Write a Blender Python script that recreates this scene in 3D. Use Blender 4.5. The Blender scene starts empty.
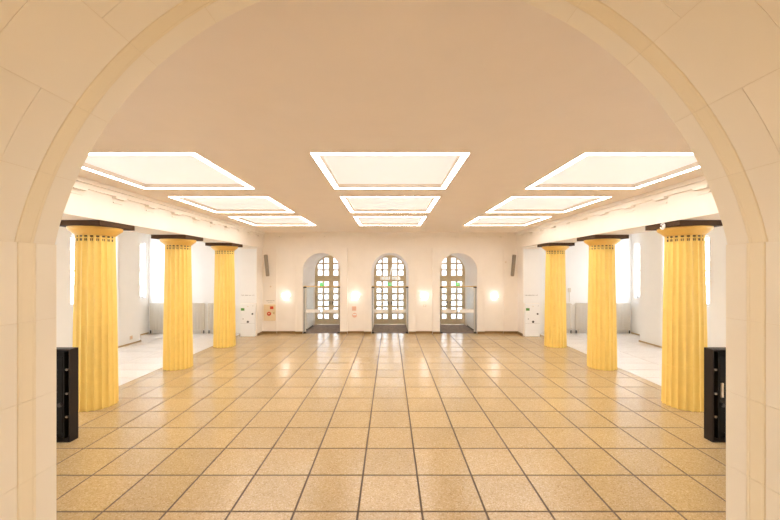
import bpy, bmesh, math, random
from mathutils import Vector, Matrix

random.seed(7)
S = bpy.context.scene
COL = S.collection
PI = math.pi

# ---------------------------------------------------------------- camera, world, light, exposure
EYE = 2.65
cam_d = bpy.data.cameras.new('camera')
cam_d.sensor_width = 36.0
cam_d.lens = 36.0 * 360.0 / 780.0
cam_d.shift_y = 10.0 / 780.0
cam_d.clip_start = 0.02
cam = bpy.data.objects.new('camera', cam_d)
cam.location = (0, 0, EYE)
cam.rotation_euler = (PI / 2, 0, 0)
COL.objects.link(cam)
S.camera = cam

W = bpy.data.worlds.new('sky')
S.world = W
W.use_nodes = True
bg = W.node_tree.nodes['Background']
bg.inputs[0].default_value = (0.86, 0.92, 1.0, 1)
bg.inputs[1].default_value = 9.5

PANEL_E, FRAME_E, SCONCE_E, FILL_E = 0.35, 13.0, 11.0, 23.0
WARM = (1.0, 0.98, 0.97)

S.view_settings.view_transform = 'Standard'
S.view_settings.look = 'None'
S.view_settings.gamma = 1.0
S.view_settings.use_curve_mapping = False
S.view_settings.exposure = 0.52
S.cycles.max_bounces = 12
S.cycles.diffuse_bounces = 8
S.cycles.glossy_bounces = 4
S.cycles.transparent_max_bounces = 12
S.cycles.sample_clamp_indirect = 8.0
S.cycles.use_denoising = True

# ---------------------------------------------------------------- materials
MATS = {}

def mat(name, col, rough=0.6, var=0.0, vscale=3.0, bump=0.0, bscale=60.0, spec=0.5, rnd=0.0,
        metal=0.0, coat=0.0):
    m = bpy.data.materials.new(name)
    m.use_nodes = True
    nt = m.node_tree
    b = nt.nodes['Principled BSDF']
    b.inputs['Roughness'].default_value = rough
    b.inputs['Specular IOR Level'].default_value = spec
    b.inputs['Metallic'].default_value = metal
    b.inputs['Coat Weight'].default_value = coat
    c = nt.nodes.new('ShaderNodeRGB')
    c.outputs[0].default_value = (*col, 1)
    out = c.outputs[0]
    tc = nt.nodes.new('ShaderNodeTexCoord')
    geo = nt.nodes.new('ShaderNodeNewGeometry')
    if var > 0 or rnd > 0:
        hs = nt.nodes.new('ShaderNodeHueSaturation')
        nt.links.new(out, hs.inputs['Color'])
        val = None
        if var > 0:
            n = nt.nodes.new('ShaderNodeTexNoise')
            n.inputs['Scale'].default_value = vscale
            n.inputs['Detail'].default_value = 5
            nt.links.new(geo.outputs['Position'], n.inputs['Vector'])
            mr = nt.nodes.new('ShaderNodeMapRange')
            mr.inputs[1].default_value = 0.3; mr.inputs[2].default_value = 0.7
            mr.inputs[3].default_value = 1 - var; mr.inputs[4].default_value = 1 + var
            nt.links.new(n.outputs['Fac'], mr.inputs[0])
            val = mr.outputs[0]
        if rnd > 0:
            oi = nt.nodes.new('ShaderNodeObjectInfo')
            mr2 = nt.nodes.new('ShaderNodeMapRange')
            mr2.inputs[3].default_value = 1 - rnd; mr2.inputs[4].default_value = 1 + rnd
            nt.links.new(oi.outputs['Random'], mr2.inputs[0])
            if val is None:
                val = mr2.outputs[0]
            else:
                mu = nt.nodes.new('ShaderNodeMath'); mu.operation = 'MULTIPLY'
                nt.links.new(val, mu.inputs[0]); nt.links.new(mr2.outputs[0], mu.inputs[1])
                val = mu.outputs[0]
        nt.links.new(val, hs.inputs['Value'])
        out = hs.outputs[0]
    nt.links.new(out, b.inputs['Base Color'])
    if bump > 0:
        n = nt.nodes.new('ShaderNodeTexNoise')
        n.inputs['Scale'].default_value = bscale
        n.inputs['Detail'].default_value = 3
        nt.links.new(geo.outputs['Position'], n.inputs['Vector'])
        bp = nt.nodes.new('ShaderNodeBump')
        bp.inputs['Strength'].default_value = bump
        bp.inputs['Distance'].default_value = 0.004
        nt.links.new(n.outputs['Fac'], bp.inputs['Height'])
        nt.links.new(bp.outputs[0], b.inputs['Normal'])
    MATS[name] = m
    return m

def emat(name, col, strength, base=(0.8, 0.8, 0.8)):
    m = bpy.data.materials.new(name)
    m.use_nodes = True
    b = m.node_tree.nodes['Principled BSDF']
    b.inputs['Base Color'].default_value = (*base, 1)
    b.inputs['Emission Color'].default_value = (*col, 1)
    b.inputs['Emission Strength'].default_value = strength
    MATS[name] = m
    return m

def terrazzo(name, base, dark, light, rough, scale, coatw=0.0, rnd=0.05, amt=1.0):
    m = bpy.data.materials.new(name)
    m.use_nodes = True
    nt = m.node_tree
    b = nt.nodes['Principled BSDF']
    geo = nt.nodes.new('ShaderNodeNewGeometry')
    v = nt.nodes.new('ShaderNodeTexVoronoi'); v.inputs['Scale'].default_value = scale
    nt.links.new(geo.outputs['Position'], v.inputs['Vector'])
    sep = nt.nodes.new('ShaderNodeSeparateColor')
    nt.links.new(v.outputs['Color'], sep.inputs[0])
    ramp = nt.nodes.new('ShaderNodeValToRGB')
    e = ramp.color_ramp.elements
    e[0].position = 0.0; e[0].color = (*dark, 1)
    e[1].position = 1.0; e[1].color = (*light, 1)
    a = e.new(0.25); a.color = (*base, 1)
    a = e.new(0.72); a.color = (*base, 1)
    nt.links.new(sep.outputs[0], ramp.inputs[0])
    n = nt.nodes.new('ShaderNodeTexNoise'); n.inputs['Scale'].default_value = 1.1; n.inputs['Detail'].default_value = 4
    nt.links.new(geo.outputs['Position'], n.inputs['Vector'])
    mr = nt.nodes.new('ShaderNodeMapRange')
    mr.inputs[1].default_value = .3; mr.inputs[2].default_value = .7
    mr.inputs[3].default_value = .97; mr.inputs[4].default_value = 1.03
    nt.links.new(n.outputs['Fac'], mr.inputs[0])
    oi = nt.nodes.new('ShaderNodeObjectInfo')
    mr2 = nt.nodes.new('ShaderNodeMapRange')
    mr2.inputs[3].default_value = 1 - rnd; mr2.inputs[4].default_value = 1 + rnd
    nt.links.new(oi.outputs['Random'], mr2.inputs[0])
    mu = nt.nodes.new('ShaderNodeMath'); mu.operation = 'MULTIPLY'
    nt.links.new(mr.outputs[0], mu.inputs[0]); nt.links.new(mr2.outputs[0], mu.inputs[1])
    hs = nt.nodes.new('ShaderNodeHueSaturation')
    nt.links.new(ramp.outputs[0], hs.inputs['Color']); nt.links.new(mu.outputs[0], hs.inputs['Value'])
    nt.links.new(hs.outputs[0], b.inputs['Base Color'])
    n2 = nt.nodes.new('ShaderNodeTexNoise'); n2.inputs['Scale'].default_value = 2.5; n2.inputs['Detail'].default_value = 6
    nt.links.new(geo.outputs['Position'], n2.inputs['Vector'])
    mr3 = nt.nodes.new('ShaderNodeMapRange')
    mr3.inputs[1].default_value = .3; mr3.inputs[2].default_value = .7
    mr3.inputs[3].default_value = rough * .98; mr3.inputs[4].default_value = rough * 1.02
    nt.links.new(n2.outputs['Fac'], mr3.inputs[0])
    nt.links.new(mr3.outputs[0], b.inputs['Roughness'])
    b.inputs['Specular IOR Level'].default_value = 0.75
    b.inputs['Coat Weight'].default_value = coatw
    b.inputs['Coat Roughness'].default_value = 0.12
    MATS[name] = m
    return m

mat('hall_paint', (0.88, 0.82, 0.74), 0.55, var=0.015, bump=0.05)
mat('ceiling_paint', (0.87, 0.785, 0.695), 0.6, var=0.012)
mat('white_paint', (0.87, 0.86, 0.84), 0.5, var=0.01, bump=0.04)
mat('arch_stone', (0.855, 0.78, 0.64), 0.5, var=0.02, vscale=2.0, bump=0.10, rnd=0.012)
mat('arch_band', (0.84, 0.735, 0.53), 0.5, var=0.02, vscale=4.0)
mat('arch_mortar', (0.76, 0.65, 0.47), 0.8)
mat('column_glaze', (0.90, 0.635, 0.165), 0.42, var=0.03, vscale=5.0, rnd=0.015)
mat('echinus_glaze', (0.84, 0.52, 0.12), 0.42, var=0.04, vscale=5.0)
mat('inlay_dark', (0.09, 0.055, 0.02), 0.5)
mat('abacus_dark', (0.085, 0.047, 0.025), 0.75, spec=0.15, var=0.1, vscale=8.0)
terrazzo('hall_tile', (0.47, 0.335, 0.165), (0.36, 0.24, 0.105), (0.57, 0.43, 0.25), 0.235, 80.0)
terrazzo('aisle_tile', (0.78, 0.72, 0.66), (0.70, 0.63, 0.57), (0.84, 0.80, 0.75), 0.24, 60.0, rnd=0.03)
mat('grout', (0.12, 0.078, 0.045), 0.7)
mat('grout_light', (0.50, 0.43, 0.37), 0.7)
mat('baseboard', (0.24, 0.135, 0.045), 0.45, var=0.08, vscale=6)
mat('skirting', (0.50, 0.36, 0.20), 0.5)
mat('door_wood', (0.80, 0.67, 0.45), 0.5, var=0.06, vscale=9)
mat('rail_wood', (0.72, 0.50, 0.22), 0.45, var=0.06, vscale=9)
mat('dark_metal', (0.06, 0.05, 0.045), 0.45, metal=0.3)
mat('black_metal', (0.010, 0.008, 0.006), 0.65, spec=0.2)
mat('black_panel', (0.022, 0.014, 0.009), 0.6, spec=0.25)
mat('radiator_paint', (0.72, 0.66, 0.57), 0.45)
mat('speaker_grey', (0.32, 0.27, 0.21), 0.5)
mat('cabinet_cream', (0.80, 0.66, 0.44), 0.5)
mat('red_plastic', (0.62, 0.06, 0.02), 0.45)
mat('salmon_plate', (0.80, 0.50, 0.36), 0.5)
mat('white_plastic', (0.86, 0.85, 0.83), 0.4)
mat('beige_plate', (0.74, 0.62, 0.47), 0.5)
mat('text_grey', (0.33, 0.30, 0.27), 0.6)
mat('black_plastic', (0.03, 0.025, 0.02), 0.4)
mat('display_green', (0.10, 0.27, 0.05), 0.4)
mat('mat_fibre', (0.24, 0.17, 0.13), 0.9, var=0.25, vscale=6)
mat('pavement', (0.62, 0.62, 0.62), 0.8, var=0.1, vscale=1.0)
mat('step_stone', (0.58, 0.50, 0.40), 0.5, var=0.05)
mat('frosted_film', (0.86, 0.83, 0.78), 0.6)
mat('chrome', (0.7, 0.68, 0.64), 0.25, metal=1.0)
emat('lamp_frame', (1.0, 0.945, 0.885), FRAME_E)
emat('lamp_panel', (1.0, 0.96, 0.95), PANEL_E)
emat('sconce_glass', WARM, SCONCE_E)
emat('fill_globe_glass', (1.0, 0.87, 0.69), FILL_E)
emat('letter_glow', (1.0, 0.98, 0.96), 0.45)  # added glow that makes the transom letters show white
emat('exit_green', (0.03, 0.75, 0.16), 0.6, (0.02, 0.4, 0.08))

def glass(name, tint, gloss):
    m = bpy.data.materials.new(name); m.use_nodes = True
    nt = m.node_tree
    for n in list(nt.nodes):
        if n.type != 'OUTPUT_MATERIAL': nt.nodes.remove(n)
    o = [n for n in nt.nodes if n.type == 'OUTPUT_MATERIAL'][0]
    t = nt.nodes.new('ShaderNodeBsdfTransparent'); t.inputs[0].default_value = (*tint, 1)
    g = nt.nodes.new('ShaderNodeBsdfGlossy'); g.inputs['Roughness'].default_value = 0.05
    mx = nt.nodes.new('ShaderNodeMixShader'); mx.inputs[0].default_value = gloss
    nt.links.new(t.outputs[0], mx.inputs[1]); nt.links.new(g.outputs[0], mx.inputs[2])
    nt.links.new(mx.outputs[0], o.inputs[0])
    MATS[name] = m
glass('door_glass', (0.58, 0.592, 0.61), 0.04)
glass('pane_glass', (0.94, 0.96, 0.98), 0.04)
glass('clear_glass', (0.96, 0.97, 0.96), 0.04)

# ---------------------------------------------------------------- helpers
def link(name, me, m=None, parent=None):
    if m is not None and not me.materials:
        me.materials.append(MATS[m])
    o = bpy.data.objects.new(name, me)
    COL.objects.link(o)
    if parent is not None:
        o.parent = parent
    return o

class MB:
    def __init__(self):
        self.v = []; self.f = []
    def add(self, vs, fs):
        b = len(self.v)
        self.v += [tuple(p) for p in vs]
        self.f += [tuple(i + b for i in f) for f in fs]
        return self
    def box(self, x0, x1, y0, y1, z0, z1):
        vs = [(x, y, z) for z in (z0, z1) for y in (y0, y1) for x in (x0, x1)]
        return self.add(vs, [(0, 2, 3, 1), (4, 5, 7, 6), (0, 1, 5, 4), (2, 6, 7, 3), (0, 4, 6, 2), (1, 3, 7, 5)])
    def cyl(self, p, q, r, n=10, r2=None):
        p = Vector(p); q = Vector(q); r2 = r if r2 is None else r2
        d = (q - p).normalized()
        a = d.orthogonal().normalized(); b = d.cross(a)
        vs = []
        for c, rr in ((p, r), (q, r2)):
            for i in range(n):
                t = 2 * PI * i / n
                vs.append(c + a * (rr * math.cos(t)) + b * (rr * math.sin(t)))
        fs = [(i, (i + 1) % n, n + (i + 1) % n, n + i) for i in range(n)]
        fs += [tuple(range(n - 1, -1, -1)), tuple(range(n, 2 * n))]
        return self.add(vs, fs)
    def lathe(self, prof, n=32, c=(0, 0, 0), a0=0.0, a1=2 * PI):
        full = abs(a1 - a0 - 2 * PI) < 1e-6
        k = n if full else n + 1
        vs = []
        for r, z in prof:
            for i in range(k):
                t = a0 + (a1 - a0) * i / n
                vs.append((c[0] + r * math.cos(t), c[1] + r * math.sin(t), c[2] + z))
        fs = []
        for j in range(len(prof) - 1):
            for i in range(n):
                i2 = (i + 1) % k
                fs.append((j * k + i, j * k + i2, (j + 1) * k + i2, (j + 1) * k + i))
        return self.add(vs, fs)
    def prism(self, poly, y0, y1):
        """polygon in x,z extruded along y"""
        n = len(poly)
        vs = [(x, y0, z) for x, z in poly] + [(x, y1, z) for x, z in poly]
        fs = [tuple(range(n)), tuple(range(2 * n - 1, n - 1, -1))]
        fs += [(i, i + n, (i + 1) % n + n, (i + 1) % n) for i in range(n)]
        return self.add(vs, fs)
    def mesh(self, name='mesh', smooth=None):
        me = bpy.data.meshes.new(name)
        me.from_pydata(self.v, [], self.f)
        bm = bmesh.new(); bm.from_mesh(me)
        bmesh.ops.recalc_face_normals(bm, faces=bm.faces)
        bm.to_mesh(me); bm.free()
        me.validate()
        if smooth is not None:
            me.polygons.foreach_set('use_smooth', [True] * len(me.polygons))
            me.set_sharp_from_angle(angle=math.radians(smooth))
        return me
    def build(self, name, m, parent=None, smooth=None, bevel=0.0):
        me = self.mesh(name, smooth)
        if bevel > 0:
            bm = bmesh.new(); bm.from_mesh(me)
            bmesh.ops.bevel(bm, geom=list(bm.edges), offset=bevel, segments=1, affect='EDGES', clamp_overlap=True)
            bm.to_mesh(me); bm.free()
        return link(name, me, m, parent)

def box(name, m, x0, x1, y0, y1, z0, z1, parent=None, bevel=0.0):
    return MB().box(x0, x1, y0, y1, z0, z1).build(name, m, parent, bevel=bevel)

def empty(name, loc=(0, 0, 0), rz=0.0):
    o = bpy.data.objects.new(name, None)
    o.empty_display_size = 0.1
    o.location = loc; o.rotation_euler = (0, 0, rz)
    COL.objects.link(o)
    return o

def tag(o, label, cat=None, group=None, kind=None):
    o['label'] = label
    if cat: o['category'] = cat
    if group: o['group'] = group
    if kind: o['kind'] = kind
    return o

def struct(o, label=None):
    o['kind'] = 'structure'
    if label: o['label'] = label
    return o

def copy_tree(o, parent=None):
    c = o.copy()
    COL.objects.link(c)
    c.parent = parent
    for ch in [x for x in bpy.data.objects if x.parent == o]:
        copy_tree(ch, c)
    return c

# ---------------------------------------------------------------- dimensions
T = 0.70                       # floor tile
Y0, YB, YD = 1.85, 15.07, 17.45   # hall side of the arch wall, back wall, doors
CEIL = 4.22
XC = 5.77                      # column axis
XF = 6.2                       # edge of the warm floor / outer face of the beam
XI = 5.3                       # inner face of the beam
XO = 10.1                      # outer wall of the aisles
BEAM = 3.57
AR, AZ, ATH = 1.768, 2.393, math.radians(77.4)   # foreground arch: radius, centre height, half angle
JX = 1.713                     # jamb half width, a little inside the arch springing
SPR = AZ + AR * math.cos(ATH)
LAND = 1.05                    # stair landing under the camera

# ---------------------------------------------------------------- floors
floor = struct(box('floor', 'grout', -XF, XF, Y0, YB + 0.1, -0.30, -0.004), 'speckled tan terrazzo tile floor of the hall')
def tile_mesh(w, d, name, m):
    g, h, b = 0.0115, 0.02, 0.002
    x, y = w / 2 - g, d / 2 - g
    mb = MB()
    vs = [(-x, -y, -h + .0), (x, -y, -h), (x, y, -h), (-x, y, -h),
          (-x, -y, -b), (x, -y, -b), (x, y, -b), (-x, y, -b),
          (-x + b, -y + b, 0), (x - b, -y + b, 0), (x - b, y - b, 0), (-x + b, y - b, 0)]
    fs = [(3, 2, 1, 0), (8, 9, 10, 11)]
    for i in range(4):
        j = (i + 1) % 4
        fs += [(i, j, 4 + j, 4 + i), (4 + i, 4 + j, 8 + j, 8 + i)]
    mb.add(vs, fs)
    me = mb.mesh(name)
    me.materials.append(MATS[m])
    return me
tm = {}
hidden = MB()
edge_w = XF - 5.95
rows = [(Y0 + T * n, min(Y0 + T * (n + 1), YB)) for n in range(19)]
for (ya, yb) in rows:
    for k in range(-9, 10):
        w = edge_w if abs(k) == 9 else T
        cx = T * k if abs(k) < 9 else math.copysign(5.95 + edge_w / 2, k)
        inner = abs(cx) - w / 2
        d = yb - ya
        if yb < 3.6 or inner > 0.94 * yb:
            g = .008
            hidden.box(cx - w / 2 + g, cx + w / 2 - g, ya + g, yb - g, -.02, 0)
            continue
        key = (round(w, 3), round(d, 3))
        if key not in tm: tm[key] = tile_mesh(w, d, 'floor_tile', 'hall_tile')
        o = link('floor_tile', tm[key], None, floor)
        o.location = (cx, (ya + yb) / 2, 0)
ho = hidden.build('floor_tile_rest', 'hall_tile', floor); ho['kind'] = 'stuff'
for s, side in ((-1, 'left'), (1, 'right')):
    fa = struct(MB().box(min(s * XF, s * (XO + .3)), max(s * XF, s * (XO + .3)), Y0, YB + .1, -.3, -.004).build('floor', 'grout_light'),
                'pale stone slab floor of the %s aisle behind the yellow columns' % side)
    aw = (XO - XF) / 3
    rest = MB()
    for i, (ya, yb) in enumerate(rows):
        off = 0
        for k in range(3):
            cx = s * (XF + aw * (k + .5))
            if yb < 6.5:
                rest.box(cx - aw / 2 + .004, cx + aw / 2 - .004, ya + .004, yb - .004, -.02, 0); continue
            key = ('a', round(yb - ya, 3))
            if key not in tm: tm[key] = tile_mesh(aw, yb - ya, 'floor_slab', 'aisle_tile')
            o = link('floor_slab', tm[key], None, fa); o.location = (cx, (ya + yb) / 2, 0)
    r = rest.build('floor_slab_rest', 'aisle_tile', fa); r['kind'] = 'stuff'
vest = struct(box('floor', 'grout', -3.9, 3.9, YB + .1, YD + .5, -0.30, -0.004), 'dark floor inside the three entrance recesses')
pave = struct(box('floor', 'pavement', -60, 60, -30, 90, -0.6, -0.302), 'pale paving outside the building')

# ---------------------------------------------------------------- ceiling with nine square recesses
LX = (-3.69, 0.0, 3.69)
LY = (5.905, 8.785, 11.665)
LH = 1.072
ceil_mb = MB()
xs = [-XO - .3] + sorted([c + q * LH for c in LX for q in (-1, 1)]) + [XO + .3]
ys = [Y0 - .2] + sorted([c + q * LH for c in LY for q in (-1, 1)]) + [YB + .1]
for i in range(len(xs) - 1):
    for j in range(len(ys) - 1):
        if i % 2 == 1 and j % 2 == 1: continue
        ceil_mb.box(xs[i], xs[i + 1], ys[j], ys[j + 1], CEIL, CEIL + .25)
ceiling = struct(ceil_mb.build('ceiling', 'ceiling_paint'), 'plain cream plaster ceiling of the hall')
roof = box('roof_slab', 'ceiling_paint', -XO - .3, XO + .3, Y0 - .2, YB + .1, CEIL + .25, CEIL + .35, ceiling)

def ceiling_light():
    r = empty('ceiling_light')
    a, b = LH - .002, LH - .090
    # flush luminous frame
    mb = MB()
    for (x0, x1, y0, y1) in ((-a, a, -a, -b), (-a, a, b, a), (-a, -b, -b, b), (b, a, -b, b)):
        mb.box(x0, x1, y0, y1, 0.004, 0.03)
    mb.build('light_frame', 'lamp_frame', r)
    # painted lip standing up around the recess
    mb = MB(); c = b - .012
    for (x0, x1, y0, y1) in ((-b, b, -b, -c), (-b, b, c, b), (-b, -c, -c, c), (c, b, -c, c)):
        mb.box(x0, x1, y0, y1, 0.0, 0.075)
    mb.build('recess_lip', 'ceiling_paint', r)
    MB().box(-b, b, -b, b, 0.075, 0.10).build('light_panel', 'lamp_panel', r)
    MB().box(-a, a, -a, a, 0.105, 0.2).build('housing', 'white_plastic', r)
    return r
cl = ceiling_light()
first = True
colname = {-3.69: 'left', 0.0: 'middle', 3.69: 'right'}
rowname = ('nearest', 'second', 'farthest')
for x in LX:
    for j, y in enumerate(LY):
        o = cl if first else copy_tree(cl)
        first = False
        o.location = (x, y, CEIL)
        tag(o, '%s square recessed ceiling light in the %s row, counted from the arch' % (rowname[j], colname[x]),
            'ceiling light', 'square luminous ceiling lights')

# ---------------------------------------------------------------- foreground arch (vaulted passage over the stair)
def arch_section(off, n=48):
    """section of the opening, jamb foot to jamb foot, pushed outwards by off"""
    pts = [(-JX - off, 0.0), (-JX - off, SPR)]
    for i in range(n + 1):
        t = -ATH + 2 * ATH * i / n
        pts.append(((AR + off) * math.sin(t), AZ + (AR + off) * math.cos(t)))
    pts += [(JX + off, SPR), (JX + off, 0.0)]
    return pts
def holed(x0, x1, ztop, sect):
    return [(x0, 0.0)] + sect + [(x1, 0.0), (x1, ztop), (x0, ztop)]
YP = -3.2
wf = struct(MB().prism(holed(-XO - .3, XO + .3, CEIL + .3, arch_section(.004)), 1.62, Y0 - .004).build('wall_front', 'arch_mortar'),
            'cream stone wall with the large round arch framing the hall')
MB().prism(holed(-XO - .3, XO + .3, CEIL + .28, arch_section(.06)), Y0 - .004, Y0).build('hall_face', 'hall_paint', wf)
MB().prism(holed(-2.6, 2.6, CEIL + .3, arch_section(.004)), YP, 1.62).build('vault_core', 'arch_mortar', wf)

def stone(name, m, sec, prof, parent):
    """sec: list of (x, z, nx, nz) with n pointing into the wall; prof: list of (y, outward offset)"""
    k = len(sec); back = .0037
    vs, fs = [], []
    for (y, dr) in prof:
        for (x, z, nx, nz) in sec:
            vs.append((x + nx * dr, y, z + nz * dr))
    q = len(prof)
    for j in range(q - 1):
        for i in range(k - 1):
            fs.append((j * k + i, j * k + i + 1, (j + 1) * k + i + 1, (j + 1) * k + i))
    b0 = len(vs)
    for y in (prof[0][0], prof[-1][0]):
        for (x, z, nx, nz) in sec:
            vs.append((x + nx * back, y, z + nz * back))
    for i in range(k - 1):
        fs.append((i, b0 + i, b0 + i + 1, i + 1))
        e = (q - 1) * k
        fs.append((e + i, e + i + 1, b0 + k + i + 1, b0 + k + i))
        fs.append((b0 + i, b0 + k + i, b0 + k + i + 1, b0 + i + 1))
    for i in (0, k - 1):
        fs.append(tuple([j * k + i for j in range(q)] + [b0 + k + i, b0 + i]))
    mb = MB().add(vs, fs)
    return mb.build(name, m, parent, smooth=25)

ANG = [math.radians(a) for a in (-77.4, -66.3, -55.1, -42.7, -30.5, -18.3, -6.1, 6.1, 18.3, 30.5, 42.7, 55.1, 66.3, 77.4)]
NV = 13
GAP = .0009
courses = []
for i in range(NV):
    t0, t1 = ANG[i] + GAP / AR, ANG[i + 1] - GAP / AR
    sec = []
    for k in range(7):
        t = t0 + (t1 - t0) * k / 6
        sec.append((AR * math.sin(t), AZ + AR * math.cos(t), math.sin(t), math.cos(t)))
    courses.append((sec, abs(i - 6), False))
HC = .373
for s in (-1, 1):
    z = SPR; k = 7
    while z > 0.02:
        zb = max(0.0, z - HC)
        sec = [(s * JX, z - GAP, s, 0), (s * JX, zb + GAP, s, 0)]
        courses.append((sec, k, True))
        z = zb; k += 1
for sec, k, jamb in courses:
    end = [(1.806, 0), (1.846, .0035)] if jamb else [(1.846, 0)]
    stone('arch_stone', 'arch_stone', sec, [(1.737, 0)] + end, wf)
    stone('band_stone', 'arch_band', sec, [(1.649, 0), (1.653, -.0025), (1.664, -.0025), (1.667, -.001), (1.718, -.001),
                                           (1.721, -.0025), (1.732, -.0025), (1.736, 0)], wf)
    ybr = [1.49, 0.60, -0.30, -1.20, -2.10] if k % 2 == 1 else [1.275, 0.38, -0.52, -1.42, -2.32]
    a = 1.648
    for b in ybr + [YP]:
        stone('vault_stone', 'arch_stone', sec, [(b + GAP, 0), (a - GAP, 0)], wf)
        a = b

wf.location.x = .006

# stair landing below the camera and steps down into the hall (under the frame)
landing = struct(box('floor', 'step_stone', -JX + .010, JX - .010, YP, 1.0, 0.0, LAND), 'stone stair landing under the near arch')
st = tag(empty('stair', (0, 1.0, 0)), 'stone steps leading down from the near arch into the hall', 'stair')
nst = 5
for i in range(nst):
    h = LAND - LAND / (nst + 1) * (i + 1)
    w = JX - .02
    box('step', 'step_stone', -w, w, .16 * i + .001 if i else 0.001, .16 * (i + 1), 0.0, h, st, bevel=.006)
pw = struct(box('wall_rear', 'hall_paint', -2.6, 2.6, YP - .2, YP - .002, 0, CEIL + .3), 'cream wall closing the passage behind the viewer')
pl = tag(empty('fill_globe', (0, -1.6, 3.35)), 'warm globe added unseen behind the camera to light the vaulted passage', 'lamp')  # unseen lamp, added behind the camera to brighten the near vault
MB().lathe([(0.001, -.20), (.10, -.173), (.173, -.10), (.20, 0), (.173, .10), (.10, .173), (.001, .20)], 24).build('globe', 'fill_globe_glass', pl, smooth=60)
MB().cyl((0, 0, .19), (0, 0, AZ + AR - 3.35 - .001), .012).build('stem', 'chrome', pl)

# ---------------------------------------------------------------- beams over the columns
for s, nm, side in ((-1, 'trim_1', 'left'), (1, 'trim_2', 'right')):
    def sx(a, b): return (min(s * a, s * b), max(s * a, s * b))
    b = struct(MB().box(*sx(XI, XF), Y0, YB, BEAM, CEIL).build(nm, 'hall_paint'),
               'cream entablature beam carried by the yellow columns on the %s' % side)
    MB().box(*sx(5.20, XI), Y0, YB - .1, CEIL - .075, CEIL).build('cornice', 'hall_paint', b)
    MB().box(*sx(5.255, XI), Y0, YB - .06, CEIL - .16, CEIL - .075).build('cornice_fillet', 'hall_paint', b)
    bk = MB().box(*sx(5.215, XI), -.14, .14, CEIL - .205, CEIL - .16).mesh('cornice_bracket'); bk.materials.append(MATS['hall_paint'])
    gt = MB().box(*sx(5.28, XI), -.12, .12, CEIL - .285, CEIL - .262).mesh('gutta_strip'); gt.materials.append(MATS['hall_paint'])
    y = 7.0 - .93 * 4
    while y < YB - .3:
        for me, n_ in ((bk, 'cornice_bracket'), (gt, 'gutta_strip')):
            o = link(n_, me, None, b); o.location = (0, y, 0)
        y += .93

# ---------------------------------------------------------------- columns
NF = 20
def flute_ring(R, dep, z, per=6):
    pts = []
    for i in range(NF * per):
        t = 2 * PI * i / (NF * per)
        fr = (i % per) / per
        r = R - dep * math.sin(PI * fr) ** 0.9
        pts.append((r * math.cos(t), r * math.sin(t), z))
    return pts
RB, RT, ZT = .360, .310, 3.315
def rad(z): 
    u = z / ZT
    return RB + (RT - RB) * (0.75 * u + 0.25 * u * u)
def drum(z0, z1):
    g = .0025
    lv = [(z0, -.004), (z0 + g, 0)] + [(z0 + (z1 - z0) * q, 0) for q in (.33, .67)] + [(z1 - g, 0), (z1, -.004)]
    mb = MB(); n = NF * 6
    vs, fs = [], []
    for z, o in lv: vs += flute_ring(rad(z) + o, .030, z)
    for j in range(len(lv) - 1):
        for i in range(n):
            fs.append((j * n + i, j * n + (i + 1) % n, (j + 1) * n + (i + 1) % n, (j + 1) * n + i))
    fs.append(tuple(range(n - 1, -1, -1))); fs.append(tuple(range((len(lv) - 1) * n, len(lv) * n)))
    mb.add(vs, fs)
    return mb
def make_column():
    r = empty('fluted_column')
    zs = (0.0, .80, 1.60, 2.40, ZT)
    for a, b in zip(zs, zs[1:]):
        drum(a, b).build('drum', 'column_glaze', r, smooth=32)
    e = MB().lathe([(.001, 3.312), (RT - .004, 3.312), (RT + .012, 3.324), (RT + .014, 3.335), (RT + .03, 3.345), (.385, 3.385), (.425, 3.415), (.436, 3.435), (.432, BEAM - .100), (.001, BEAM - .100)], 64)
    e.build('echinus', 'echinus_glaze', r, smooth=40)
    MB().box(-.45, .45, -.45, .45, BEAM - .100, BEAM - .001).build('abacus', 'abacus_dark', r, bevel=.006)
    mb = MB()
    for i in range(NF):
        t = 2 * PI * (i + .5) / NF
        for (zc, hh, ww) in ((3.292, .014, .026), (3.226, .022, .010), (3.226, .022, -.010)):
            w = abs(ww) * .55 if hh > .02 else ww * .9
            off = (math.copysign(.014, ww) if hh > .02 else 0)
            rr = rad(zc) - .031
            M = Matrix.Rotation(t, 3, 'Z')
            vs = []
            for z in (zc - hh, zc + hh):
                for (a_, b_) in ((rr, off - w), (rr + .014, off - w), (rr + .014, off + w), (rr, off + w)):
                    p = M @ Vector((a_, b_, z)); vs.append(p)
            mb.add(vs, [(3, 2, 1, 0), (4, 5, 6, 7), (0, 1, 5, 4), (1, 2, 6, 5), (2, 3, 7, 6), (3, 0, 4, 7)])
    o = mb.build('neck_inlay', 'inlay_dark', r); o['kind'] = 'stuff'
    return r
CY = (7.06, 9.81, 12.56)
col0 = make_column(); first = True
for s, side in ((-1, 'left'), (1, 'right')):
    for j, y in enumerate(CY):
        o = col0 if first else copy_tree(col0); first = False
        o.location = (s * XC, y, 0)
        tag(o, 'fluted yellow column with dark square top, %s of the %s row' % (('nearest', 'middle', 'farthest')[j], side),
            'column', 'fluted yellow columns')
hk = tag(empty('hook', (XI - .002, 6.98, BEAM - .075)), 'small white ring clip on the dark top of the nearest right column', 'clip')
mb = MB()
for i in range(14):
    a, b = 2 * PI * i / 16 + .6, 2 * PI * (i + 1) / 16 + .6
    mb.cyl((-.012, .055 * math.cos(a), .055 * math.sin(a)), (-.012, .055 * math.cos(b), .055 * math.sin(b)), .012, 8)
mb.build('ring', 'white_plastic', hk)
MB().box(-.004, .0, -.03, .03, -.03, .03).build('plate', 'white_plastic', hk)

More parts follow.
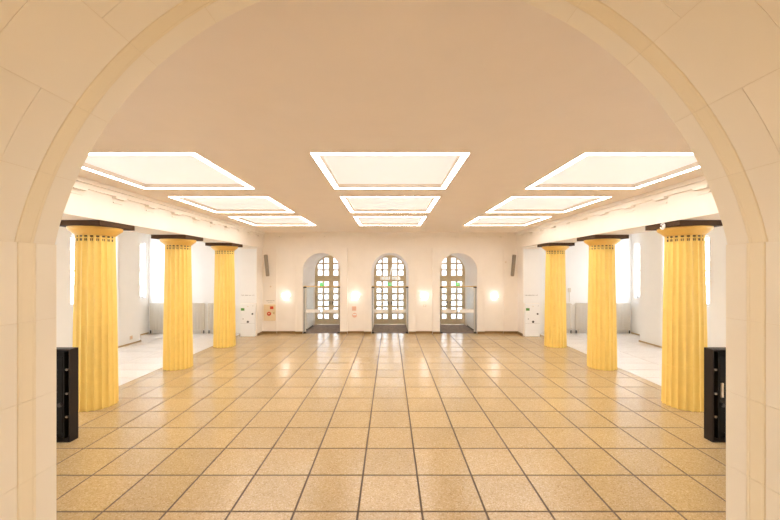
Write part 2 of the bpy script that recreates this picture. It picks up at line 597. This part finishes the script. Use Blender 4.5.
# ---------------------------------------------------------------- back wall with three arched entrance recesses
OX = (-2.855, 0.0, 2.855)
OR, OS = .775, 2.585
def arch_pts(cx, r, zs, n=24, z0=0.0):
    return [(cx - r, z0)] + [(cx - r * math.cos(PI * i / n), zs + r * math.sin(PI * i / n)) for i in range(n + 1)] + [(cx + r, z0)]
poly = [(-XF + .2, 0.0)]
for c in OX: poly += arch_pts(c, OR, OS)
poly += [(XF - .2, 0.0), (XF - .2, CEIL), (-XF + .2, CEIL)]
wb = struct(MB().prism(poly, YB, YD + .12).build('wall_back', 'hall_paint'), 'cream back wall pierced by three arched entrance recesses')
SW, SZ, SP = 1.08, 3.57, .10
for c in OX:
    p = [(c - SW, 0.0)] + arch_pts(c, OR, OS) + [(c + SW, 0.0), (c + SW, SZ), (c - SW, SZ)]
    MB().prism(p, YB - SP, YB).build('arch_surround', 'hall_paint', wb)
    e_ = .03
    MB().box(c - SW - .004, c - SW + e_, YB - SP - .018, YB - SP, .1, SZ + .004).box(c + SW - e_, c + SW + .004, YB - SP - .018, YB - SP, .1, SZ + .004)\
        .box(c - SW + e_, c + SW - e_, YB - SP - .018, YB - SP, SZ - e_, SZ + .004).build('surround_moulding', 'hall_paint', wb)
for s in (-1, 1):
    x0, x1 = sorted((s * 4.73, s * 5.329))
    box('pilaster', 'hall_paint', x0, x1, YB - .035, YB, 0, SZ, wb)
    # end pier of the colonnade
    x0, x1 = sorted((s * 5.33, s * 6.0))
    box('end_pier', 'hall_paint', x0, x1, 14.45, YB, 0, BEAM - .001, wb)
    # white end wall of the aisle
box('cornice', 'hall_paint', -XI + .1, XI - .1, YB - .10, YB, CEIL - .075, CEIL, wb)
box('cornice_fillet', 'hall_paint', -XI + .05, XI - .05, YB - .045, YB, CEIL - .16, CEIL - .075, wb)
for i in range(-5, 6):
    box('cornice_bracket', 'hall_paint', .95 * i - .13, .95 * i + .13, YB - .085, YB, CEIL - .205, CEIL - .16, wb)
    box('gutta_strip', 'hall_paint', .95 * i - .11, .95 * i + .11, YB - .02, YB, CEIL - .285, CEIL - .262, wb)

bb = struct(empty('baseboard_back'), 'brown baseboard along the foot of the back wall')
def base(x0, x1, y): box('baseboard_piece', 'baseboard', min(x0, x1), max(x0, x1), y - .02, y, 0, .095, bb, bevel=.003)
for s in (-1, 1):
    base(s * 4.73, s * 5.325, YB - .035)
    base(s * (2.855 + SW), s * 4.73, YB)
    base(s * (2.855 + OR), s * (2.855 + SW), YB - SP)
    base(s * (2.855 - SW), s * (2.855 - OR), YB - SP)
    base(s * SW, s * (2.855 - SW), YB)
    base(s * OR, s * SW, YB - SP)
    x0, x1 = sorted((s * 5.31, s * 5.33))
    box('baseboard_piece', 'baseboard', x0, x1, 14.45, YB - .035, 0, .095, bb)

# ---------------------------------------------------------------- aisle walls, piers, windows
def circle_clip(poly, c, r, zs, n=40):
    """clip a convex polygon (x,z) by the arch shape: half planes of a circle for z above zs"""
    out = poly
    for i in range(n + 1):
        t = PI * i / n
        nx, nz = math.cos(t), math.sin(t)
        res = []
        for k in range(len(out)):
            p, q = out[k], out[(k + 1) % len(out)]
            dp = (p[0] - c) * nx + (p[1] - zs) * nz - r
            dq = (q[0] - c) * nx + (q[1] - zs) * nz - r
            if dp <= 0: res.append(p)
            if (dp < 0) != (dq < 0) and abs(dp - dq) > 1e-9:
                u = dp / (dp - dq); res.append((p[0] + (q[0] - p[0]) * u, p[1] + (q[1] - p[1]) * u))
        out = res
        if len(out) < 3: return []
    return out

PIERS = [(3.63, 4.68), (6.49, 7.54), (9.35, 10.46), (12.23, 13.36)]
BAYS = [(1.85, 3.63), (4.68, 6.49), (7.54, 9.35), (10.46, 12.23), (13.36, YB)]
WS, WT = 1.50, 3.75
wn = 0
portals = []
for s, side in ((-1, 'left'), (1, 'right')):
    def sx(a, b): return (min(s * a, s * b), max(s * a, s * b))
    mb = MB()
    mb.box(*sx(XO, XO + .3), Y0 - .2, YB + .1, 0, WS)
    mb.box(*sx(XO, XO + .3), Y0 - .2, YB + .1, WT, CEIL)
    prev = Y0 - .2
    for (a, b) in BAYS:
        mb.box(*sx(XO, XO + .3), prev, a + .2, WS, WT); prev = b - .2
    mb.box(*sx(XO, XO + .3), prev, YB + .1, WS, WT)
    wo = struct(mb.build('wall_' + side, 'white_paint'), 'white outer wall of the %s aisle with tall windows' % side)
    for (a, b) in PIERS:
        box('pier', 'white_paint', *sx(9.25, XO), a, b, 0, CEIL, wo, bevel=.03)
    bo = struct(empty('baseboard_' + side), 'low brown skirting along the %s aisle wall and piers' % side)
    for (a, b) in PIERS:
        box('baseboard_piece', 'skirting', *sx(9.235, 9.25), a - .015, b + .015, 0, .05, bo)
        for y in (a - .015, b):
            box('baseboard_piece', 'skirting', *sx(9.25, XO), y, y + .015, 0, .05, bo)
    for (a, b) in BAYS:
        box('baseboard_piece', 'skirting', *sx(XO - .015, XO), a + .016, b - .016, 0, .05, bo)
    ew = struct(MB().box(*sx(XF - .2, XO + .3), YB, YB + .3, 0, CEIL).build('wall_end_' + side, 'white_paint'),
                'white end wall of the %s aisle above the radiators' % side)
    for (a, b) in BAYS[1:]:
        wn += 1
        a2, b2 = a + .2, b - .2
        win = struct(empty('window_%d' % wn), 'tall white framed window of the %s aisle' % side)
        mb = MB(); xf = (s * (XO + .10), s * (XO + .16)); x0, x1 = min(xf), max(xf)
        mb.box(x0, x1, a2, a2 + .06, WS, WT).box(x0, x1, b2 - .06, b2, WS, WT)
        mb.box(x0, x1, a2 + .06, b2 - .06, WS, WS + .06).box(x0, x1, a2 + .06, b2 - .06, WT - .06, WT)
        mb.box(x0, x1, (a2 + b2) / 2 - .03, (a2 + b2) / 2 + .03, WS + .06, WT - .06)
        mb.box(x0, x1, a2 + .06, (a2 + b2) / 2 - .03, 2.60, 2.65).box(x0, x1, (a2 + b2) / 2 + .03, b2 - .06, 2.60, 2.65)
        mb.build('window_frame', 'white_plastic', win)
        box('window_sill', 'white_plastic', *sx(XO - .03, XO + .10), a2, b2, WS - .04, WS, win)
        xm = s * (XO + .13)
        for (p, q) in ((a2 + .06, (a2 + b2) / 2 - .03), ((a2 + b2) / 2 + .03, b2 - .06)):
            for (z0, z1) in ((WS + .06, 2.60), (2.65, WT - .06)):
                box('pane', 'pane_glass', min(xm, xm + s * .006), max(xm, xm + s * .006), p, q, z0, z1, win)
        portals.append(((s * (XO + .05), (a2 + b2) / 2, (WS + WT) / 2), (0, -s * PI / 2 if False else 0, 0), s, b2 - a2, WT - WS))

# ---------------------------------------------------------------- entrance doors
def rect_pane(x0, x1, z0, z1, c, r, zs):
    return circle_clip([(x0, z0), (x1, z0), (x1, z1), (x0, z1)], c, r, zs, 48) if z1 > zs else [(x0, z0), (x1, z0), (x1, z1), (x0, z1)]
ROWS_LEAF = [.40, .72, 1.03, 1.34, 1.655, 1.975]
ROWS_FAN = [2.50, 2.81, 3.12]
PW, PH = .214, .226
COLS = (.225, .535)
TR0, TR1 = 2.13, 2.345
def door(ix, n):
    cx = OX[ix]
    d = struct(empty('door_%d' % n, (cx, YD, 0)),
               ('glazed wooden double door with arched fanlight in the %s recess' % ('left', 'middle', 'right')[ix]))
    FT = .06
    # arched outer frame
    pts_o = arch_pts(0, OR, OS, 32); pts_i = arch_pts(0, OR - .055, OS, 32)
    mb = MB(); k = len(pts_o); vs = []
    for y in (0, .09):
        vs += [(x, y, z) for x, z in pts_o] + [(x, y, z) for x, z in pts_i]
    fs = []
    for i in range(k - 1):
        fs += [(i, i + 1, k + i + 1, k + i), (2 * k + i, 3 * k + i, 3 * k + i + 1, 2 * k + i + 1),
               (k + i, k + i + 1, 3 * k + i + 1, 3 * k + i), (i, 2 * k + i, 2 * k + i + 1, i + 1)]
    mb.add(vs, fs); mb.build('door_frame', 'door_wood', d)
    IR = OR - .055
    # transom beam
    box('transom', 'door_wood', -IR, IR, -.02, .08, TR0, TR1, d, bevel=.008)
    def bars(mb, edges_x, rows, z0, z1, xa, xb, clip):
        """vertical and horizontal bars around the panes"""
        def vb(p, q):
            if q - p < .004: return
            if not clip: mb.box(p, q, .015, .015 + FT, z0, z1); return
            pl = circle_clip([(p, z0), (q, z0), (q, z1), (p, z1)], 0, IR, OS, 48)
            if len(pl) > 2: mb.prism(pl, .015, .015 + FT)
        last = xa
        for e in edges_x:
            vb(last, e - PW / 2); last = e + PW / 2
        vb(last, xb)
        zl = z0
        for zc in list(rows) + [None]:
            za, zb_ = zl, (zc - PH / 2 if zc is not None else z1)
            for e in edges_x:
                p, q = e - PW / 2, e + PW / 2
                if zb_ - za > .004:
                    if not clip: mb.box(p, q, .018, .012 + FT, za, zb_)
                    else:
                        pl = circle_clip([(p, za), (q, za), (q, zb_), (p, zb_)], 0, IR, OS, 48)
                        if len(pl) > 2: mb.prism(pl, .018, .012 + FT)
            if zc is not None: zl = zc + PH / 2
    for s in (-1, 1):
        xa, xb = (.0003, IR) if s > 0 else (-IR, -.0003)
        ex = sorted(s * c for c in COLS)
        mb = MB(); bars(mb, ex, ROWS_LEAF, .012, TR0, xa, xb, False)
        leaf = mb.build('door_leaf', 'door_wood', d)
        for e in ex:
            for zc in ROWS_LEAF:
                box('pane', 'door_glass', e - PW / 2, e + PW / 2, .04, .046, zc - PH / 2, zc + PH / 2, leaf)
        hb = MB().box(s * .06 - .02, s * .06 + .02, -.005, .015, .98, 1.14)
        hb.cyl((s * .06, -.005, 1.07), (s * .06, -.05, 1.07), .012).cyl((s * .06, -.05, 1.07), (s * .16, -.05, 1.07), .012)
        hb.build('handle', 'dark_metal', leaf)
    mb = MB(); ex = [-COLS[1], -COLS[0], COLS[0], COLS[1]]
    bars(mb, ex, ROWS_FAN, TR1, OS + IR, -IR, IR, True)
    fan = mb.build('fanlight', 'door_wood', d)
    for e in ex:
        for zc in ROWS_FAN:
            pl = circle_clip([(e - PW / 2, zc - PH / 2), (e + PW / 2, zc - PH / 2), (e + PW / 2, zc + PH / 2), (e - PW / 2, zc + PH / 2)], 0, IR, OS, 48)
            if len(pl) > 2: MB().prism(pl, .04, .046).build('pane', 'door_glass', fan)
    # frameless glass doors at the hall side of the recess
    g = tag(empty('glass_door', (cx, YB + .02, 0)), 'frameless glass double door under a wooden rail in the %s entrance arch' % ('left', 'middle', 'right')[ix],
            'glass door', 'frameless glass entrance doors')
    box('top_rail', 'rail_wood', -OR + .01, OR - .01, -.02, .03, 1.945, 1.985, g)
    for s in (-1, 1):
        x0, x1 = sorted((s * .01, s * (OR - .02)))
        leaf = box('glass_leaf', 'clear_glass', x0, x1, 0, .01, .03, 1.94, g)
        x0, x1 = sorted((s * .07, s * (OR - .10)))
        box('frosted_strip', 'frosted_film', x0, x1, -.003, -.001, .86, 1.005, leaf)
        x0, x1 = sorted((s * (OR - .12), s * (OR - .004)))
        box('top_pivot', 'dark_metal', x0, x1, -.04, .05, 1.90, 1.95, leaf)
        box('bottom_pivot', 'dark_metal', x0, x1, -.04, .05, 0.0, .055, leaf)
        x0, x1 = sorted((s * (OR - .035), s * (OR - .02)))
        box('hinge_rod', 'dark_metal', x0, x1, -.01, .02, .055, 1.90, leaf)
    e = tag(empty('exit_sign', (cx, YB + .02, 1.985)), 'small green emergency exit sign on the %s glass door rail' % ('left', 'middle', 'right')[ix],
            'exit sign', 'green exit signs')
    box('sign_box', 'exit_green', -.09, .09, -.015, .015, .002, .135, e)
    MB().box(.02, .07, -.018, -.0155, .03, .12).build('door_symbol', 'white_plastic', e)
    MB().box(-.045, -.02, -.018, -.0155, .05, .10).box(-.04, -.022, -.018, -.0155, .104, .122).box(-.07, -.045, -.018, -.0155, .075, .088)\
        .box(-.02, .005, -.018, -.0155, .07, .083).box(-.06, -.04, -.018, -.0155, .028, .05).box(-.025, -.008, -.018, -.0155, .028, .05).build('running_figure', 'white_plastic', e)
    m_ = tag(box('door_mat', 'mat_fibre', cx - OR + .01, cx + OR - .01, YB + .10, YD - .03, -.003, .008), 'grey brown entrance mat filling the %s recess floor' % ('left', 'middle', 'right')[ix],
             'mat', 'entrance mats')
    return d
for i in range(3):
    dd = door(i, i + 1)
    if i == 1:
        # lettering across the transom of the middle door, with glow added to whiten it
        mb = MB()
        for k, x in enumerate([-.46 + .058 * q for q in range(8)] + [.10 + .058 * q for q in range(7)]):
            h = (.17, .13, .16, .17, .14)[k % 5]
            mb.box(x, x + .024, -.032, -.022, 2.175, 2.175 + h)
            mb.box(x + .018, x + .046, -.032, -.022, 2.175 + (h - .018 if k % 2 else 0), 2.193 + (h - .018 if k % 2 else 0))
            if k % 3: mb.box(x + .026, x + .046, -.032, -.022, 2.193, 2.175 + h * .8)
        o = mb.build('lettering', 'letter_glow', dd); o['kind'] = 'stuff'; o['label'] = 'illegible lettering across the transom, whitened by added glow'
        MB().cyl((-.0, -.03, 2.42), (.09, -.03, 2.78), .02, 8).build('lettering', 'letter_glow', dd)
    # side screen panels in the recess (pale reveal doors)
for ix, s in ((0, -1), (2, 1)):
    x = OX[ix] + s * OR
    x0, x1 = sorted((x - s * .001, x - s * .03))
    rp = tag(MB().box(x0, x1, 15.6, 16.9, .09, 1.85).build('reveal_panel', 'white_paint'), 'white flush panel on the side of the %s entrance recess' % ('left' if s < 0 else 'right'), 'panel')
    box('reveal_plinth', 'dark_metal', min(x0, x1), max(x0, x1), 15.6, 16.9, .02, .09, rp)

# ---------------------------------------------------------------- wall lamps
def sconce():
    r = empty('wall_sconce')
    MB().lathe([(.001, -.085), (.02, -.08), (.05, -.06), (.10, -.02), (.125, .03), (.128, .06)], 24, (0, 0, 0), PI, 2 * PI).build('glass_bowl', 'sconce_glass', r, smooth=50)
    MB().box(-.135, .135, -.006, -.001, -.04, .07).build('back_plate', 'white_plastic', r, bevel=.002)
    MB().box(-.20, .20, -.018, -.006, -.015, .0).build('cross_bar', 'chrome', r)
    MB().lathe([(.001, -.115), (.012, -.11), (.018, -.095), (.012, -.082), (.001, -.08)], 12, (0, -.03, 0)).build('finial', 'chrome', r, smooth=50)
    return r
sc0 = sconce(); first = True
for x, lab in ((-4.36, 'left of the left entrance arch'), (-1.45, 'between the left and middle entrance arches'),
               (1.45, 'between the middle and right entrance arches'), (4.36, 'right of the right entrance arch')):
    o = sc0 if first else copy_tree(sc0); first = False
    o.location = (x, YB, 1.49)
    tag(o, 'glowing glass wall sconce %s' % lab, 'wall lamp', 'glowing wall sconces')

# ---------------------------------------------------------------- small things on the back wall
for s, side in ((-1, 'left'), (1, 'right')):
    sp = tag(empty('line_speaker', (s * 5.06, YB - .22, 2.86)), 'slim grey loudspeaker tilted forward on the wall at the far %s corner' % side, 'speaker', 'slim wall loudspeakers')
    sp.rotation_euler = (math.radians(16), 0, 0)
    MB().box(-.06, .06, -.14, -.03, -.45, .45).build('housing', 'speaker_grey', sp, bevel=.008)
    MB().box(-.05, .05, -.145, -.141, -.43, .43).build('grille', 'speaker_grey', sp)
    MB().box(-.02, .02, -.03, .05, -.30, -.25).build('bracket', 'dark_metal', sp)
y = YB - .035
fc = tag(empty('fire_cabinet', (-5.01, y, .54)), 'cream wall cabinet with red fire signs in the far left corner', 'cabinet')
MB().box(-.245, .245, -.05, 0, 0, .67).build('body', 'cabinet_cream', fc, bevel=.006)
MB().box(-.225, .225, -.058, -.051, .02, .65).build('door', 'cabinet_cream', fc, bevel=.003)
MB().box(.16, .20, -.07, -.059, .28, .36).build('handle', 'chrome', fc)
MB().box(.02, .16, -.062, -.059, .48, .60).build('sign', 'red_plastic', fc)
mb = MB().cyl((-.02, -.059, .29), (-.02, -.075, .29), .085, 20); mb.build('alarm_button', 'red_plastic', fc)
MB().cyl((-.02, -.076, .30), (-.02, -.080, .30), .03, 14).build('button_face', 'cabinet_cream', fc)
lt = tag(empty('wall_lettering', (-5.01, y, 1.30)), 'faint grey two line lettering above the cream fire cabinet', 'lettering')
def scribble(parent, name, x0, x1, z0, h, yy, m, pitch=.03, seed=1):
    rnd = random.Random(seed); mb = MB(); x = x0
    while x < x1:
        w = pitch * rnd.choice((.45, .6, .7))
        mb.box(x, x + w * .4, yy - .002, yy, z0, z0 + h * rnd.choice((.7, .7, 1.0)))
        mb.box(x + w * .4, x + w, yy - .002, yy, z0 + h * .3 * rnd.choice((0, 1)), z0 + h * .3 * 1 + h * .2)
        x += pitch * (1.0 if rnd.random() > .15 else 1.6)
    o = mb.build(name, m, parent); o['kind'] = 'stuff'
    return o
scribble(lt, 'text_line', -.16, .17, .05, .05, 0, 'text_grey', .035, 3)
scribble(lt, 'text_line', -.08, .10, -.02, .035, 0, 'text_grey', .03, 4)
tag(MB().cyl((-4.98, y, 1.96), (-4.98, y - .03, 1.96), .035, 14).build('sensor', 'beige_plate'), 'small round beige wall sensor above the fire cabinet lettering', 'sensor')
tag(MB().cyl((4.83, y, 2.98), (4.83, y - .03, 2.98), .03, 14).build('sensor', 'beige_plate'), 'small round beige wall sensor beside the right loudspeaker', 'sensor')
wp = tag(empty('wall_plate', (-1.50, YB, 1.04)), 'small square salmon plate directly under the sconce left of the middle arch', 'wall plate', 'salmon wall plates')
MB().box(-.085, .085, -.02, 0, -.09, .09).build('body', 'salmon_plate', wp, bevel=.004)
MB().box(-.05, .05, -.024, -.0205, -.05, .05).build('cover', 'salmon_plate', wp)
wp = tag(empty('wall_plate', (-1.48, YB, .76)), 'lower salmon call point under the sconce left of the middle arch', 'wall plate', 'salmon wall plates')
MB().cyl((0, 0, 0), (0, -.025, 0), .10, 18).build('body', 'salmon_plate', wp)
MB().box(-.07, .07, -.03, -.0255, .0, .05).build('cover', 'white_plastic', wp)
wp = tag(empty('wall_plate', (1.45, YB, 1.16)), 'pale switch plate under the sconce right of the middle arch', 'wall plate')
MB().box(-.06, .06, -.012, 0, -.04, .04).build('body', 'beige_plate', wp, bevel=.003)
MB().box(-.03, .03, -.018, -.0125, -.025, .025).build('rocker', 'white_plastic', wp)

# end piers: white notice board above, white equipment cabinet below
for s, side in ((-1, 'left'), (1, 'right')):
    nb = tag(empty('notice_board', (s * 5.68, 14.449, 1.32)), 'tall white notice board with one line of text on the %s end pier' % side, 'board', 'white notice boards')
    MB().box(-.325, .325, -.02, 0, 0, 2.17).build('panel', 'white_paint', nb, bevel=.003)
    scribble(nb, 'text_line', -.27, .27, .30, .05, -.0205, 'text_grey', .036, 11)
    ec = tag(empty('equipment_cabinet', (s * 5.68, 14.449, 0)), 'white floor cabinet with green display and small dark knobs on the %s end pier' % side, 'cabinet', 'white equipment cabinets')
    MB().box(-.29, .29, -.10, 0, 0, 1.30).build('body', 'white_paint', ec, bevel=.006)
    MB().box(-.28, .28, -.106, -.101, .52, .525).build('seam', 'text_grey', ec)
    MB().box(-.26, -.12, -.112, -.101, 1.03, 1.13).build('display', 'display_green', ec)
    for (x, z, r, m) in ((.20, .90, .035, 'black_plastic'), (-.17, .70, .02, 'text_grey'), (.02, .585, .045, 'black_plastic'), (.02, 1.20, .02, 'beige_plate'), (.22, 1.22, .012, 'text_grey')):
        MB().cyl((x, -.101, z), (x, -.12, z), r, 14).build('knob', m, ec)

# ---------------------------------------------------------------- radiators at the aisle ends
def radiator(x0, x1, label):
    r = tag(empty('radiator', ((x0 + x1) / 2, YB - .03, 0)), label, 'radiator', 'tall grey radiators')
    w = (x1 - x0) / 2
    p = .0625; n = int(2 * w / p)
    fin = MB().box(-.022, .022, -.11, -.01, .17, 1.27).mesh('fin'); fin.materials.append(MATS['radiator_paint'])
    for i in range(n):
        o = link('fin', fin, None, r); o.location = (-w + p * (i + .5), 0, 0)
    MB().box(-w, w, -.085, -.035, 1.20, 1.245).build('top_rail', 'radiator_paint', r)
    MB().box(-w, w, -.085, -.035, .20, .245).build('bottom_rail', 'radiator_paint', r)
    for x in (-w + .1, w - .1):
        MB().cyl((x, -.06, 0), (x, -.06, .22), .02, 10).build('foot', 'radiator_paint', r)
    for x in (-w + .02, w - .02):
        MB().cyl((x, -.06, .02), (x, -.06, .14), .028, 10).build('valve', 'dark_metal', r)
    return r
for s, side in ((-1, 'left'), (1, 'right')):
    a, b = sorted((s * 7.73, s * 9.98)); radiator(a, b, 'wide ribbed grey radiator nearest the outer wall of the %s aisle' % side)
    a, b = sorted((s * 6.50, s * 7.55)); radiator(a, b, 'narrow ribbed grey radiator behind the farthest %s column' % side)
th = tag(empty('wall_sensor', (7.50, YB, 1.30)), 'small white wall sensor on a thin cable duct in the right aisle', 'sensor')
MB().box(-.012, .012, -.02, 0, 0, .42).build('cable_duct', 'radiator_paint', th)
MB().box(-.06, .06, -.05, 0, .42, .60).build('body', 'radiator_paint', th, bevel=.01)
ou = tag(empty('outlet_plate', (-9.25, 12.86, .17)), 'small beige outlet plate low on the left aisle pier', 'outlet')
MB().box(0, .01, -.07, .07, 0, .13).build('plate', 'beige_plate', ou, bevel=.003)
MB().cyl((.01, 0, .065), (.014, 0, .065), .03, 14).build('socket', 'salmon_plate', ou)

# ---------------------------------------------------------------- black cabinets in front of the nearest columns
def black_cabinet(s, label):
    r = tag(empty('black_cabinet', (4.955 if s > 0 else -4.918, 5.53, 0)), label, 'cabinet', 'open black metal cabinets')
    def bx(a, b, y0, y1, z0, z1): 
        x0, x1 = sorted((s * a, s * b)); return (x0, x1, y0, y1, z0, z1)
    H, Wd, D = 1.43, .52, .155
    MB().box(*bx(0, .022, 0, D, 0, H)).build('side_panel', 'black_panel', r, bevel=.003)
    MB().box(*bx(Wd - .022, Wd, 0, D, 0, H)).build('side_panel', 'black_panel', r, bevel=.003)
    MB().box(*bx(.022, Wd - .022, D - .015, D, .02, H - .02)).build('back_panel', 'black_metal', r)
    MB().box(*bx(.022, Wd - .022, 0.001, D, H - .02, H)).build('top_panel', 'black_panel', r)
    MB().box(*bx(.022, Wd - .022, 0.001, D, 0, .02)).build('bottom_panel', 'black_panel', r)
    MB().box(*bx(.105, .125, .02, D - .015, .05, H - .05)).build('upright', 'black_metal', r)
    for z in (1.11, .74, .38):
        cl_ = MB().box(*bx(.04, .105, .03, .06, z - .012, z + .012)).build('clip', 'dark_metal', r)
        MB().cyl((s * .07, .029, z), (s * .07, .02, z), .016, 10).build('screw', 'speaker_grey', cl_)
    MB().box(*bx(.16, .40, .05, .07, .12, 1.30)).build('inner_door', 'black_metal', r, bevel=.004)
    MB().cyl((s * .19, .049, .56), (s * .19, .02, .56), .03, 12).build('lock', 'dark_metal', r)
    if s > 0:
        MB().box(*bx(.168, .200, .03, .05, .68, .90)).build('white_tag', 'beige_plate', r)
    return r
black_cabinet(-1, 'open black metal cabinet beside the nearest left column, cut off by the arch')
black_cabinet(1, 'open black metal cabinet with pale tag beside the nearest right column')

# ---------------------------------------------------------------- daylight portals in the real openings
for (loc, _, s, w, h) in portals:
    L = bpy.data.lights.new('window_portal', 'AREA'); L.shape = 'RECTANGLE'; L.size = h; L.size_y = w
    L.cycles.is_portal = True
    o = bpy.data.objects.new('window_portal', L); o.location = loc
    o.rotation_euler = (0, s * PI / 2, 0); COL.objects.link(o)
for c in OX:
    L = bpy.data.lights.new('door_portal', 'AREA'); L.shape = 'RECTANGLE'; L.size = 2 * OR; L.size_y = 3.3
    L.cycles.is_portal = True
    o = bpy.data.objects.new('door_portal', L); o.location = (c, YD + .11, 1.68)
    o.rotation_euler = (-PI / 2, 0, 0); COL.objects.link(o)
